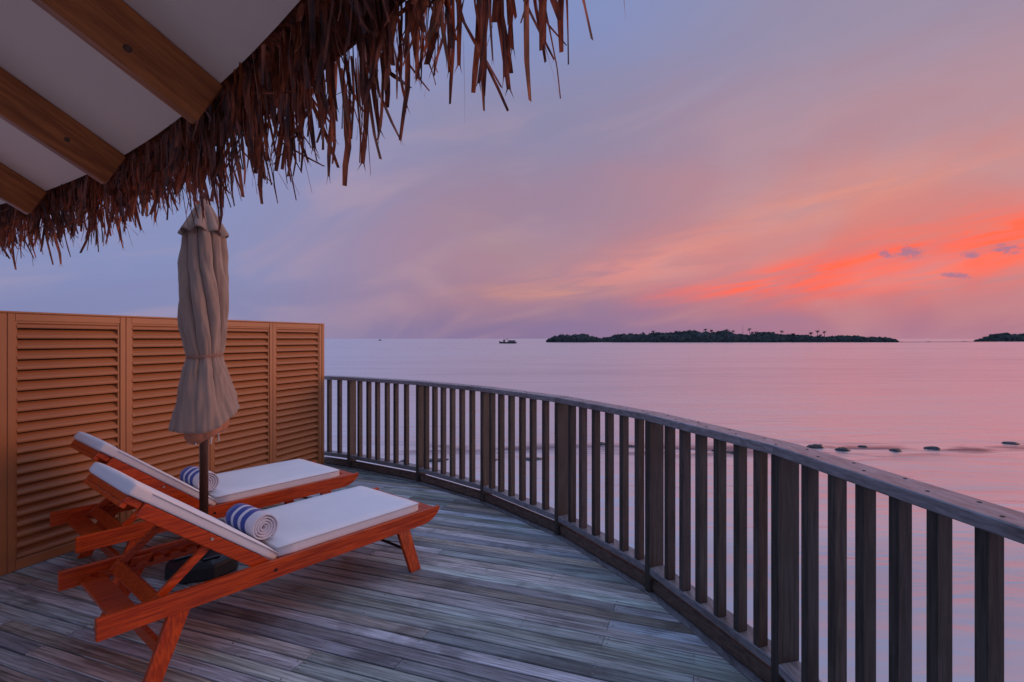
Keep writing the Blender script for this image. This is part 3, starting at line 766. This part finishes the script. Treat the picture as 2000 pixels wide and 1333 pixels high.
# ------------------------------------------------------------------ sun loungers
LL, LW, LT = 2.01, 0.75, 0.38
TH = radians(38.0)
def children_of(o): return [c for c in bpy.data.objects if c.parent == o]
def cushion_data(name, x0, x1, y0, y1, z0, z1, r=0.018, seed=0, T=None):
    """soft slab: rounded edges, slightly crowned top"""
    nx, ny = 26, 14; K = 5; vs = []; fs = []
    cx, cy = (x0 + x1) / 2, (y0 + y1) / 2; hx, hy = (x1 - x0) / 2, (y1 - y0) / 2; hz = (z1 - z0) / 2
    import bmesh
    bm = bmesh.new(); bmesh.ops.create_cube(bm, size=2.0)
    bmesh.ops.subdivide_edges(bm, edges=bm.edges[:], cuts=9, use_grid_fill=True)
    for v in bm.verts:
        sx, sy, sz = v.co
        # rounded box
        p = Vector((sx * hx, sy * hy, sz * hz))
        q = Vector((max(-hx + r, min(hx - r, p.x)), max(-hy + r, min(hy - r, p.y)), max(-hz + r, min(hz - r, p.z))))
        d = p - q
        if d.length > 1e-6: p = q + d.normalized() * r * (1 if d.length > r * 0.5 else d.length / r)
        if sz > 0.5:
            p.z += 0.006 * (1 - sx ** 4) * (1 - sy ** 4) + 0.0025 * mnoise.noise(Vector((p.x * 5 + seed, p.y * 5, 1)))
        p += Vector((0, 1, 0)) * 0.0025 * mnoise.noise(Vector((p.x * 7 + seed, 0, p.z * 9)))
        v.co = Vector((cx, cy, (z0 + z1) / 2)) + p
    me = bpy.data.meshes.new(name); bm.to_mesh(me); bm.free()
    me.materials.append(M['cushion']); me.polygons.foreach_set("use_smooth", [True] * len(me.polygons))
    if T is not None: me.transform(T)
    return me
def hinged(x, y, z):   # backrest frame: x' up the backrest from the hinge, z' normal
    return T_back @ Vector((x, y, z))
T_back = Matrix.Translation((0.79, 0, 0.300)) @ Matrix.Rotation(TH, 4, 'Y').to_4x4() @ Matrix.Scale(-1, 4, (1, 0, 0))
# after mirroring, +x' points to the head end and upward
def make_lounger():
    t = thing("sun_lounger", "", "sun lounger")
    th = 0.028
    prof = [(0, LT - 0.098), (1.86, LT - 0.098), (1.90, LT - 0.092), (1.945, LT - 0.076), (1.98, LT - 0.052), (2.003, LT - 0.026), (2.01, LT), (0, LT)]
    for y in (0, LW - th):
        mb = MB(); mb.prism(prof, y, y + th); soften(mb.build("side_rail", M['redwood'], t), 0.003, 2)
    # legs (splayed a little outwards)
    def leg(xt0, xt1, xb0, xb1, near):
        s = 1 if near else -1
        yb = -0.035 if near else LW + 0.035 - 0.03; yt = th + 0.002 if near else LW - th - 0.032
        mb = MB()
        zt, zb = LT - 0.02, 0.0
        vs = [(xb0, yb, zb), (xb1, yb, zb), (xb1, yb + 0.03, zb), (xb0, yb + 0.03, zb), (xt0, yt, zt), (xt1, yt, zt), (xt1, yt + 0.03, zt), (xt0, yt + 0.03, zt)]
        mb.add(vs, [(0, 3, 2, 1), (4, 5, 6, 7), (0, 1, 5, 4), (1, 2, 6, 5), (2, 3, 7, 6), (3, 0, 4, 7)])
        soften(mb.build("leg", M['redwood_leg'], t), 0.003, 2)
    for near in (True, False):
        leg(0.315, 0.415, 0.155, 0.235, near)
        leg(1.625, 1.725, 1.715, 1.80, near)
    # braces
    mb = MB(); mb.cbox(0.235, 0.26, 0.005, LW - 0.005, 0.10, 0.165); mb.build("leg_brace", M['redwood'], t)
    mb = MB(); mb.tube([(1.74, 0.0, 0.13), (1.74, LW, 0.13)], 0.010, 10); mb.build("leg_brace", M['black_metal'], t)
    mb = MB(); mb.cbox(0.085, 0.195, th, LW - th, 0.288, 0.312); mb.build("cross_board", M['redwood'], t)
    # notched ratchet strips
    for y in (th + 0.001, LW - th - 0.031):
        pr = [(0.10, 0.292), (0.78, 0.292), (0.78, 0.335)]
        x = 0.76
        while x > 0.14:
            pr += [(x, 0.335), (x - 0.005, 0.312), (x - 0.03, 0.316), (x - 0.04, 0.335)]; x -= 0.085
        pr += [(0.10, 0.335)]
        mb = MB(); mb.prism(pr, y, y + 0.03); mb.build("ratchet_strip", M['redwood'], t)
    # seat slats and the end board with its hand slot
    x = 0.83
    while x < 1.78:
        mb = MB(); mb.cbox(x, x + 0.07, th + 0.001, LW - th - 0.001, LT - 0.026, LT - 0.008); mb.build("seat_slat", M['redwood'], t); x += 0.09
    mb = MB()
    mb.cbox(1.84, 1.885, th + 0.001, LW - th - 0.001, LT - 0.022, LT - 0.003)
    mb.cbox(1.91, 1.975, th + 0.001, LW - th - 0.001, LT - 0.022, LT - 0.003)
    for a, b_ in ((th + 0.001, 0.10), (0.20, LW - 0.20), (LW - 0.10, LW - th - 0.001)):
        mb.box(1.885, 1.91, a, b_, LT - 0.0215, LT - 0.0035)
    mb.build("end_board", M['redwood'], t)
    # backrest
    for y in (th + 0.006, LW - th - 0.030):
        mb = MB(); mb.cbox(-0.02, 0.80, y, y + 0.024, -0.014, 0.052, 0.003, T_back); mb.build("backrest_rail", M['redwood'], t)
    x = 0.03
    while x < 0.78:
        mb = MB(); mb.cbox(x, x + 0.06, th + 0.031, LW - th - 0.031, 0.034, 0.049, 0.002, T_back); mb.build("backrest_slat", M['redwood'], t); x += 0.082
    mb = MB(); mb.cbox(0.801, 0.880, th + 0.022, LW - th - 0.022, 0.016, 0.050, 0.004, T_back)
    mb.cbox(0.855, 0.880, th + 0.024, LW - th - 0.024, -0.006, 0.0155, 0.003, T_back); mb.build("head_board", M['redwood'], t)
    # prop frame
    for y in (0.062, LW - 0.062 - 0.024):
        a = Vector((0.47, y, 0.54)); b_ = Vector((0.215, y, 0.325)); d = (b_ - a); L = d.length
        an = atan2(d.z, d.x)
        T = Matrix.Translation(a) @ Matrix.Rotation(-an, 4, 'Y')
        mb = MB(); mb.cbox(0, L, 0, 0.024, -0.02, 0.02, 0.003, T); mb.build("prop_arm", M['redwood'], t)
    T = Matrix.Translation((0.235, 0, 0.345)) @ Matrix.Rotation(radians(35), 4, 'Y')
    mb = MB(); mb.cbox(-0.010, 0.014, 0.034, LW - 0.034, -0.032, 0.036, 0.003, T); mb.build("prop_bar", M['redwood'], t)
    # bolts
    for y in (-0.003, LW - 0.003):
        mb = MB(); mb.tube([(0.79, y, LT - 0.052), (0.79, y + 0.006, LT - 0.052)], 0.009, 10); mb.build("bolt", M['black_metal'], t)
    mb = MB(); p = hinged(0.42, th + 0.001, 0.03); mb.tube([p, p + Vector((0, 0.006, 0))], 0.007, 8); mb.build("bolt", M['buckle'], t)
    # cushions: seat and back pads with piping, slip-over hood at the head
    s = link("seat_cushion", cushion_data("seat_cushion", 0.815, 1.835, 0.026, 0.724, LT - 0.007, LT + 0.063, 0.016, 2), t)
    b2 = link("back_cushion", cushion_data("back_cushion", 0.030, 0.892, 0.030, 0.720, 0.051, 0.107, 0.016, 5, T_back), t)
    link("head_hood", cushion_data("head_hood", 0.790, 0.897, 0.026, 0.724, 0.0495, 0.1105, 0.016, 9, T_back), b2)
    def piping(x0, x1, y0, y1, z, T, par):
        r = 0.014; pts = []
        for cx, cy, a0 in ((x1 - r, y1 - r, 0), (x0 + r, y1 - r, 90), (x0 + r, y0 + r, 180), (x1 - r, y0 + r, 270)):
            for k in range(4):
                a = radians(a0 + 30 * k); pts.append(Vector((cx + r * cos(a), cy + r * sin(a), z)))
        pts.append(pts[0])
        if T is not None: pts = [T @ p for p in pts]
        mb = MB(); mb.tube(pts, 0.0035, 6, caps=False); mb.build("piping", M['piping'], par, smooth=True)
    piping(0.814, 1.836, 0.025, 0.725, LT + 0.052, None, s)
    piping(0.029, 0.815, 0.029, 0.721, 0.098, T_back, b2)
    # tie straps at the hinge
    mb = MB()
    for y in (0.06, LW - 0.075):
        mb.box(0.80, 0.835, y, y + 0.015, LT + 0.004, LT + 0.012); mb.box(0.812, 0.824, y - 0.003, y + 0.018, LT + 0.001, LT + 0.016)
    mb.build("strap", M['piping'], t)
    return t
def copy_tree(o, parent=None):
    c = o.copy(); COL.objects.link(c)
    if parent is not None: c.parent = parent
    for ch in children_of(o): copy_tree(ch, c)
    return c
LA = atan2(0.774, 0.633)
l1 = make_lounger()
l1["label"] = "red wooden lounger nearest the camera, white cushions, in front of the folded umbrella"
l1["group"] = "white cushioned loungers on the deck"
l2 = copy_tree(l1)
l1.location = (-1.798, 2.258, 0.002); l1.rotation_euler = (0, 0, LA)
l2.location = (-2.664, 3.19, 0.002); l2.rotation_euler = (0, 0, LA)
l2["label"] = "red wooden lounger farther back, between the louvred screen and the folded umbrella"

# rolled towels
def towel_data():
    turns = 4.3; r0, r1 = 0.012, 0.077; n = 150; L = L_; t = 0.0145
    vs = []; fs = []
    ny = 8
    for i in range(n + 1):
        u = i / n; a = -2 * pi * turns * u + 0.9; r = r0 + (r1 - r0) * u
        wob = 1 + 0.035 * mnoise.noise(Vector((cos(a) * 1.4, sin(a) * 1.4, a * 0.12)))
        for j in range(ny + 1):
            y = L * j / ny
            push = 0.007 * (1 - u) * (1 if j == 0 else (-1 if j == ny else 0)) + 0.003 * sin(5 * u * 6) * (1 if j in (0, ny) else 0)
            edge = 0.0035 if j in (0, ny) else 0
            for s in (0, 1):
                rr = (r + (t * 0.5 - edge) * (1 if s else -1)) * wob
                vs.append((rr * cos(a), y + push, rr * sin(a) * 0.96))
    S = 2 * (ny + 1)
    for i in range(n):
        for j in range(ny):
            a = i * S + j * 2
            fs.append((a, a + 2, a + 2 + S, a + S)); fs.append((a + 1, a + 1 + S, a + 3 + S, a + 3))
        a = i * S; fs.append((a, a + S, a + S + 1, a + 1))
        a = i * S + 2 * ny; fs.append((a, a + 1, a + S + 1, a + S))
    for i in (0, n):
        for j in range(ny):
            a = i * S + j * 2; fs.append((a, a + 1, a + 3, a + 2))
    mb = MB(); mb.add(vs, fs); return mb.data("rolled_towel", M['towel'], True)
td = towel_data()
def put_towel(lg, dx, label):
    p = lg.matrix_basis @ Vector((dx, 0.145, LT + 0.063 + 0.081))
    return thing("rolled_towel", label, "towel", p, LA + radians(2), "rolled striped towels", td)
bpy.context.view_layer.update()
put_towel(l1, 0.80, "blue and white striped rolled towel on the nearer lounger")
put_towel(l2, 0.80, "blue and white striped rolled towel partly hidden behind the umbrella pole")

# ------------------------------------------------------------------ folded umbrella
UX, UY = -2.136, 3.62
um = thing("folded_umbrella", "closed taupe canvas umbrella on a dark pole between the two loungers", "umbrella", (UX, UY, 0.004))
def zpx(y): return 1.6 + (662 - y) * UY / 1020
mb = MB(); mb.tube([(0, 0, 0.06), (0, 0, 1.2), (0, 0, 2.56)], 0.028, 16); mb.build("pole", M['pole'], um, True)
mb = MB(); mb.tube([(0, 0, 2.54), (0, 0, 2.575), (0, 0, 2.60), (0, 0, 2.61)], [0.02, 0.03, 0.02, 0.005], 12); mb.build("finial", M['pole'], um, True)
mb = MB(); mb.tube([(0, 0, 0), (0, 0, 0.09), (0, 0, 0.125)], [0.235, 0.23, 0.195], 8)
bs = soften(mb.build("base", M['base'], um), 0.01, 3)
mb = MB(); mb.tube([(0, 0, 0.125), (0, 0, 0.30), (0, 0, 0.31)], [0.045, 0.042, 0.034], 16); mb.build("sleeve", M['base'], um, True)
for k in range(4):
    a = pi / 4 + k * pi / 2; T = Matrix.Rotation(a, 4, 'Z')
    mb = MB(); mb.cbox(0.05, 0.19, -0.055, 0.055, 0.124, 0.142, 0.006, T); mb.build("weight_plate", M['base'], um)
def loft(name, rows, seg, mat, lobes, kind_fn, thick=0.0):
    vs = []; fs = []
    for i, (z, r, amp, tw, cx, cy) in enumerate(rows):
        for k in range(seg):
            a = 2 * pi * k / seg
            rr, zz, aa = kind_fn(i, a, z, r, amp, tw)
            vs.append((cx + rr * cos(aa), cy + rr * sin(aa), zz))
    for i in range(len(rows) - 1):
        for k in range(seg):
            a = i * seg + k; b_ = i * seg + (k + 1) % seg
            fs.append((a, b_, b_ + seg, a + seg))
    me = mesh(name, vs, fs, mat, True)
    o = link(name, me, um)
    if thick:
        md = o.modifiers.new("solid", 'SOLIDIFY'); md.thickness = thick
    return o
def interp(tab, y):
    for a, b_ in zip(tab, tab[1:]):
        if a[0] <= y <= b_[0]:
            t = (y - a[0]) / (b_[0] - a[0]); t2 = t * t * (3 - 2 * t) * 0.5 + t * 0.5
            return [p + (q - p) * t2 for p, q in zip(a[1:], b_[1:])]
    return list(tab[-1][1:])
# y px, radius, fold depth, twist, centre x shift (toward screen-right)
body = [(405, 0.04, 0.05, 0.0, 0.0), (440, 0.115, 0.16, 0.1, 0.0), (470, 0.143, 0.22, 0.2, 0.008), (520, 0.155, 0.24, 0.5, 0.0), (560, 0.166, 0.22, 0.8, 0.0), (600, 0.172, 0.20, 1.05, 0.002),
        (640, 0.160, 0.17, 1.25, 0.004), (670, 0.140, 0.14, 1.4, 0.006), (695, 0.121, 0.11, 1.5, 0.008), (702, 0.122, 0.11, 1.5, 0.008), (725, 0.142, 0.10, 1.52, 0.008), (760, 0.172, 0.07, 1.56, 0.008), (800, 0.208, 0.055, 1.6, 0.010), (822, 0.230, 0.05, 1.62, 0.014)]
rows = []
y = 405
while y <= 822:
    r, am, tw, cx = interp(body, y); rows.append((y, r, am, tw, cx, 0.0)); y += 5
NL = 8
def body_fn(i, a, y, r, amp, tw):
    hem = max(0.0, (y - 720) / 102.0)
    # hem slants: lower on the left of the picture, higher on the right
    dy = hem * (-22 * cos(a - 0.25) + 4 * sin(3 * a + 1))
    ph = a * NL
    f = abs(sin(ph / 2)) ** 0.55
    fold = -amp * (1 - f) * 1.5 + 0.25 * amp * sin(0.5 * ph + 1.3 + y * 0.011)
    wr = 0.014 * mnoise.noise(Vector((cos(a) * 2.5, sin(a) * 2.5, y * 0.02))) + 0.009 * mnoise.noise(Vector((cos(a) * 7, sin(a) * 7, y * 0.03 + a * 2)))
    pin = 0.06 * exp(-((y - 698) / 9.0) ** 2)
    rr = r * (0.87 if y < 720 else 0.90) * (1 + fold - pin * 0.6) + wr * (r / 0.15)
    return rr, zpx(y + dy), a + tw * 0.62
loft("canopy", rows, 144, M['canvas'], NL, body_fn, 0.003)
# vent cap with scalloped hem
rows = [(y, r, am, 0, 0.0, 0.0) for (y, r, am) in [(392, 0.012, 0.0), (402, 0.035, 0.05), (416, 0.068, 0.12), (432, 0.102, 0.18), (448, 0.137, 0.22), (458, 0.160, 0.24), (464, 0.176, 0.25), (468, 0.180, 0.25)]]
def cap_fn(i, a, y, r, amp, tw):
    ph = a * NL + 0.6
    f = abs(sin(ph / 2))
    dy = (y - 392) / 76.0 * (-9 * f + 4 * sin(a * 2 + 1.0) + 3)
    wr = 0.006 * mnoise.noise(Vector((cos(a) * 3, sin(a) * 3, y * 0.03)))
    return r * 0.86 * (1 - amp * (1 - f ** 0.7) * 1.3) + wr, zpx(y - 6 + dy), a
loft("vent_cap", rows, 144, M['canvas'], NL, cap_fn, 0.003)
rows = [(y, r, 0.14, 1.2, 0.018, 0.0) for (y, r) in [(770, 0.125), (800, 0.135), (825, 0.140), (845, 0.132), (854, 0.11), (858, 0.07), (856, 0.035)]]
def in_fn(i, a, y, r, amp, tw):
    ph = a * 6 + 1.0; f = abs(sin(ph / 2)) ** 0.7
    dy = -10 * cos(a - 0.4) * max(0, (y - 770) / 88.0)
    return r * (1 - amp * (1 - f)), zpx(y + dy), a
loft("lining", rows, 96, M['canvas_inner'], 6, in_fn, 0.002)
rows = [(y, r, 0.05, 1.5, 0.008, 0.0) for (y, r) in [(692, 0.1235), (693, 0.127), (698, 0.127), (699, 0.1235)]]
def st_fn(i, a, y, r, amp, tw):
    ph = a * NL; f = abs(sin(ph / 2)) ** 0.8
    return r * 0.885 * (1 - 0.045 * (1 - f)) - 0.002, zpx(y - 3 * cos(a)), a + 1.5 * 0.62
loft("tie_strap", rows, 96, M['strap'], NL, st_fn, 0.0)
for k in range(6):
    a = 0.5 + k * pi / 3; r = 0.085
    mb = MB(); mb.tube([(r * cos(a), r * sin(a), zpx(835)), (r * cos(a) * 1.05, r * sin(a) * 1.05, zpx(866))], 0.006, 8); mb.build("rib_end", M['buckle'], um)

# ------------------------------------------------------------------ thatched roof
ZE = 2.55; SL = 0.565
epx = [(590, 0), (428, 160), (350, 238), (242, 300), (100, 370), (0, 400)]
# circle that carries the eave, found from the eave line
EV = []
for px, py in epx:
    Y = 1020 * (ZE - 1.6) / (662 - py); EV.append(((px - 1000) / 1020 * Y, Y))
def fit(ps):
    import numpy as np
    A = np.array(ps); Mx = np.c_[2 * A, np.ones(len(A))]; b_ = (A ** 2).sum(1)
    c = np.linalg.lstsq(Mx, b_, rcond=None)[0]; return c[0], c[1], sqrt(c[2] + c[0] ** 2 + c[1] ** 2)
EX, EY, ER = fit(EV)
print("EAVE", EX, EY, ER)
def epos(a, r, z): return (EX + r * cos(a), EY + r * sin(a), z)
def ez(r): return ZE + (ER - r) * SL
aA = atan2(1.93 - EY, -1.088 - EX); aC = atan2(3.34 - EY, -2.998 - EX)
roof = thing("thatched_roof", "palm thatched eave with cream ceiling and pine rafters over the deck", "roof")
A0, A1 = aA - 4.2 / ER, aC + 1.9 / ER
def cone(name, r0, r1, dz0, dz1, mat, n=48, kind=None):
    mb = MB(); vs = []
    for i in range(n + 1):
        a = A0 + (A1 - A0) * i / n
        for r, dz in ((r0, dz0), (r1, dz0), (r1, dz1), (r0, dz1)):
            vs.append(epos(a, r, ez(r) + dz))
    fs = []
    for i in range(n):
        for k in range(4):
            p = i * 4 + k; q = i * 4 + (k + 1) % 4; fs.append((p, q, q + 4, p + 4))
    fs += [(0, 1, 2, 3), (n * 4, n * 4 + 1, n * 4 + 2, n * 4 + 3)]
    mb.add(vs, fs); return mb.build(name, mat, roof)
cone("ceiling_panel", ER - 4.2, ER, 0.0, 0.02, M['ceiling'])
cone("thatch_cover", ER - 4.2, ER + 0.16, 0.022, 0.26, M['thatch'])
dA = (aC - aA) / 2
for k in range(-3, 4):
    a = aA + dA * k
    e_r = ER + 0.012
    rad = Vector((cos(a), sin(a), 0)); tan = Vector((-sin(a), cos(a), 0)); cs = 1 / sqrt(1 + SL * SL)
    along = Vector((rad.x * -cs, rad.y * -cs, SL * cs))      # up the slope, inwards
    nrm = Vector((rad.x * SL * cs, rad.y * SL * cs, cs))
    o_ = Vector(epos(a, e_r, ez(e_r)))
    T = Matrix((( along.x, tan.x, nrm.x, o_.x), (along.y, tan.y, nrm.y, o_.y), (along.z, tan.z, nrm.z, o_.z), (0, 0, 0, 1)))
    mb = MB(); mb.cbox(0, 4.4, 0, 0.052, -0.185, -0.0015, 0.006)
    me = mb.data("rafter", M['rafter'])
    r_ = link("rafter", me, roof); r_.matrix_local = T
    # knots in the pine
    kb = MB()
    for q in range(5):
        xk = 0.35 + 0.75 * q + random.uniform(-0.2, 0.2); zk = random.uniform(-0.15, -0.04)
        kb.tube([(xk, -0.0006, zk), (xk, 0.004, zk)], random.uniform(0.008, 0.016), 10)
    kn = link("knot", kb.data("knot", M['pole']), r_)

# hanging thatch strips
def strip(rnd, base, L, w, drift, curl, yaw, fork):
    """one dry leaf strip as a narrow bent ribbon"""
    n = 6; vs = []; fs = []
    p = Vector(base); d = Vector((drift[0], drift[1], -1)).normalized()
    side0 = Vector((cos(yaw), sin(yaw), 0))
    kink = rnd.randint(2, 5); kv = Vector((rnd.gauss(0, 1), rnd.gauss(0, 1), rnd.gauss(0, 0.5))) * curl
    for i in range(n + 1):
        u = i / n
        ww = w * (0.85 + 0.3 * sin(pi * u)) * (1 if u < 0.85 else 1 - 0.12 * (u - 0.85) / 0.15)
        an = yaw + rnd.uniform(-0.25, 0.25) + 1.2 * u * curl
        s = Vector((cos(an), sin(an), rnd.uniform(-0.1, 0.1))) * ww * 0.5
        vs += [p - s, p + s]
        if i == kink: d = (d + kv).normalized()
        d = (d + Vector((rnd.gauss(0, 0.05), rnd.gauss(0, 0.05), -0.05)) + kv * 0.08).normalized()
        p = p + d * (L / n)
        if i: a = (i - 1) * 2; fs.append((a, a + 1, a + 3, a + 2))
    if fork:
        k = len(vs); e0, e1 = vs[-2], vs[-1]; mid = (e0 + e1) / 2; o2 = (e1 - e0)
        vs += [e0 + d * w * 1.8 - o2 * 0.6, e1 + d * w * 1.5 + o2 * 0.6, mid - d * w * 0.3]
        fs += [(k - 2, k + 2, k), (k - 1, k + 1, k + 2)]
    return vs, fs
rnd = random.Random(77)
strips = []
NS = 2600
for i in range(NS):
    a = A0 + (A1 - A0) * (i + rnd.random()) / NS
    layer = rnd.random()
    nr = min(1.0, max(0.0, (50.0 - math.degrees(a)) / 6.0))
    r = ER + 0.004 + (0.12 + 0.09 * nr) * layer + rnd.uniform(-0.01, 0.01)
    z = ez(r) + 0.03 + 0.10 * rnd.random()
    clump = 0.5 + 0.5 * mnoise.noise(Vector((a * ER * 2.2, 0, 0))) + 0.35 * mnoise.noise(Vector((a * ER * 9, 4, 0)))
    L = (0.20 + 0.24 * max(0, min(1, clump))) * rnd.uniform(0.7, 1.15)
    L *= 1.0 + 0.04 * nr
    if layer < 0.35: L *= 0.75
    if math.degrees(a) < 41.5 and rnd.random() < 0.35: continue
    if math.degrees(a) < 40.0 and rnd.random() < 0.5: continue
    if math.degrees(a) < 38.7: continue
    if math.degrees(a) < 41.0: L = min(L, 0.40)
    if rnd.random() < 0.05: L *= 1.25
    w = rnd.uniform(0.008, 0.020) if rnd.random() < 0.62 else rnd.uniform(0.003, 0.008) * (1.25 if rnd.random() < 0.15 else 1)
    tang = Vector((sin(a), -cos(a), 0))
    dr = tang * rnd.gauss(0.03, 0.06) + Vector((cos(a), sin(a), 0)) * rnd.gauss(0.05, 0.06)
    base = epos(a, r, z)
    yaw = a + pi / 2 + rnd.gauss(0, 0.9)
    vs, fs = strip(rnd, base, L, w, dr, rnd.uniform(0.02, 0.14) if rnd.random() < 0.72 else rnd.uniform(0.2, 0.5), yaw, rnd.random() < 0.32)
    b0 = Vector(base) - Vector((0, 0, 1.6)) - Vector((0, 0, L))
    vis = b0.y > 0.35 and abs(b0.x / max(0.01, b0.y)) < 1.1 and 1020 * b0.z / max(0.01, b0.y) < 760
    strips.append((w * L ** 0.5 / max(0.3, b0.length) * (1 if vis else 0.0), vs, fs))
strips.sort(key=lambda s: -s[0])
for s in strips[:290]:
    link("palm_leaf", mesh("palm_leaf", s[1], s[2], M['thatch']), roof)
mb = MB()
for s in strips[290:]: mb.add(s[1], s[2])
f = link("thatch_fringe", mesh("thatch_fringe", mb.v, mb.f, M['thatch']), roof, kind="stuff")
f["label"] = "dense fringe of dry reddish palm strips"
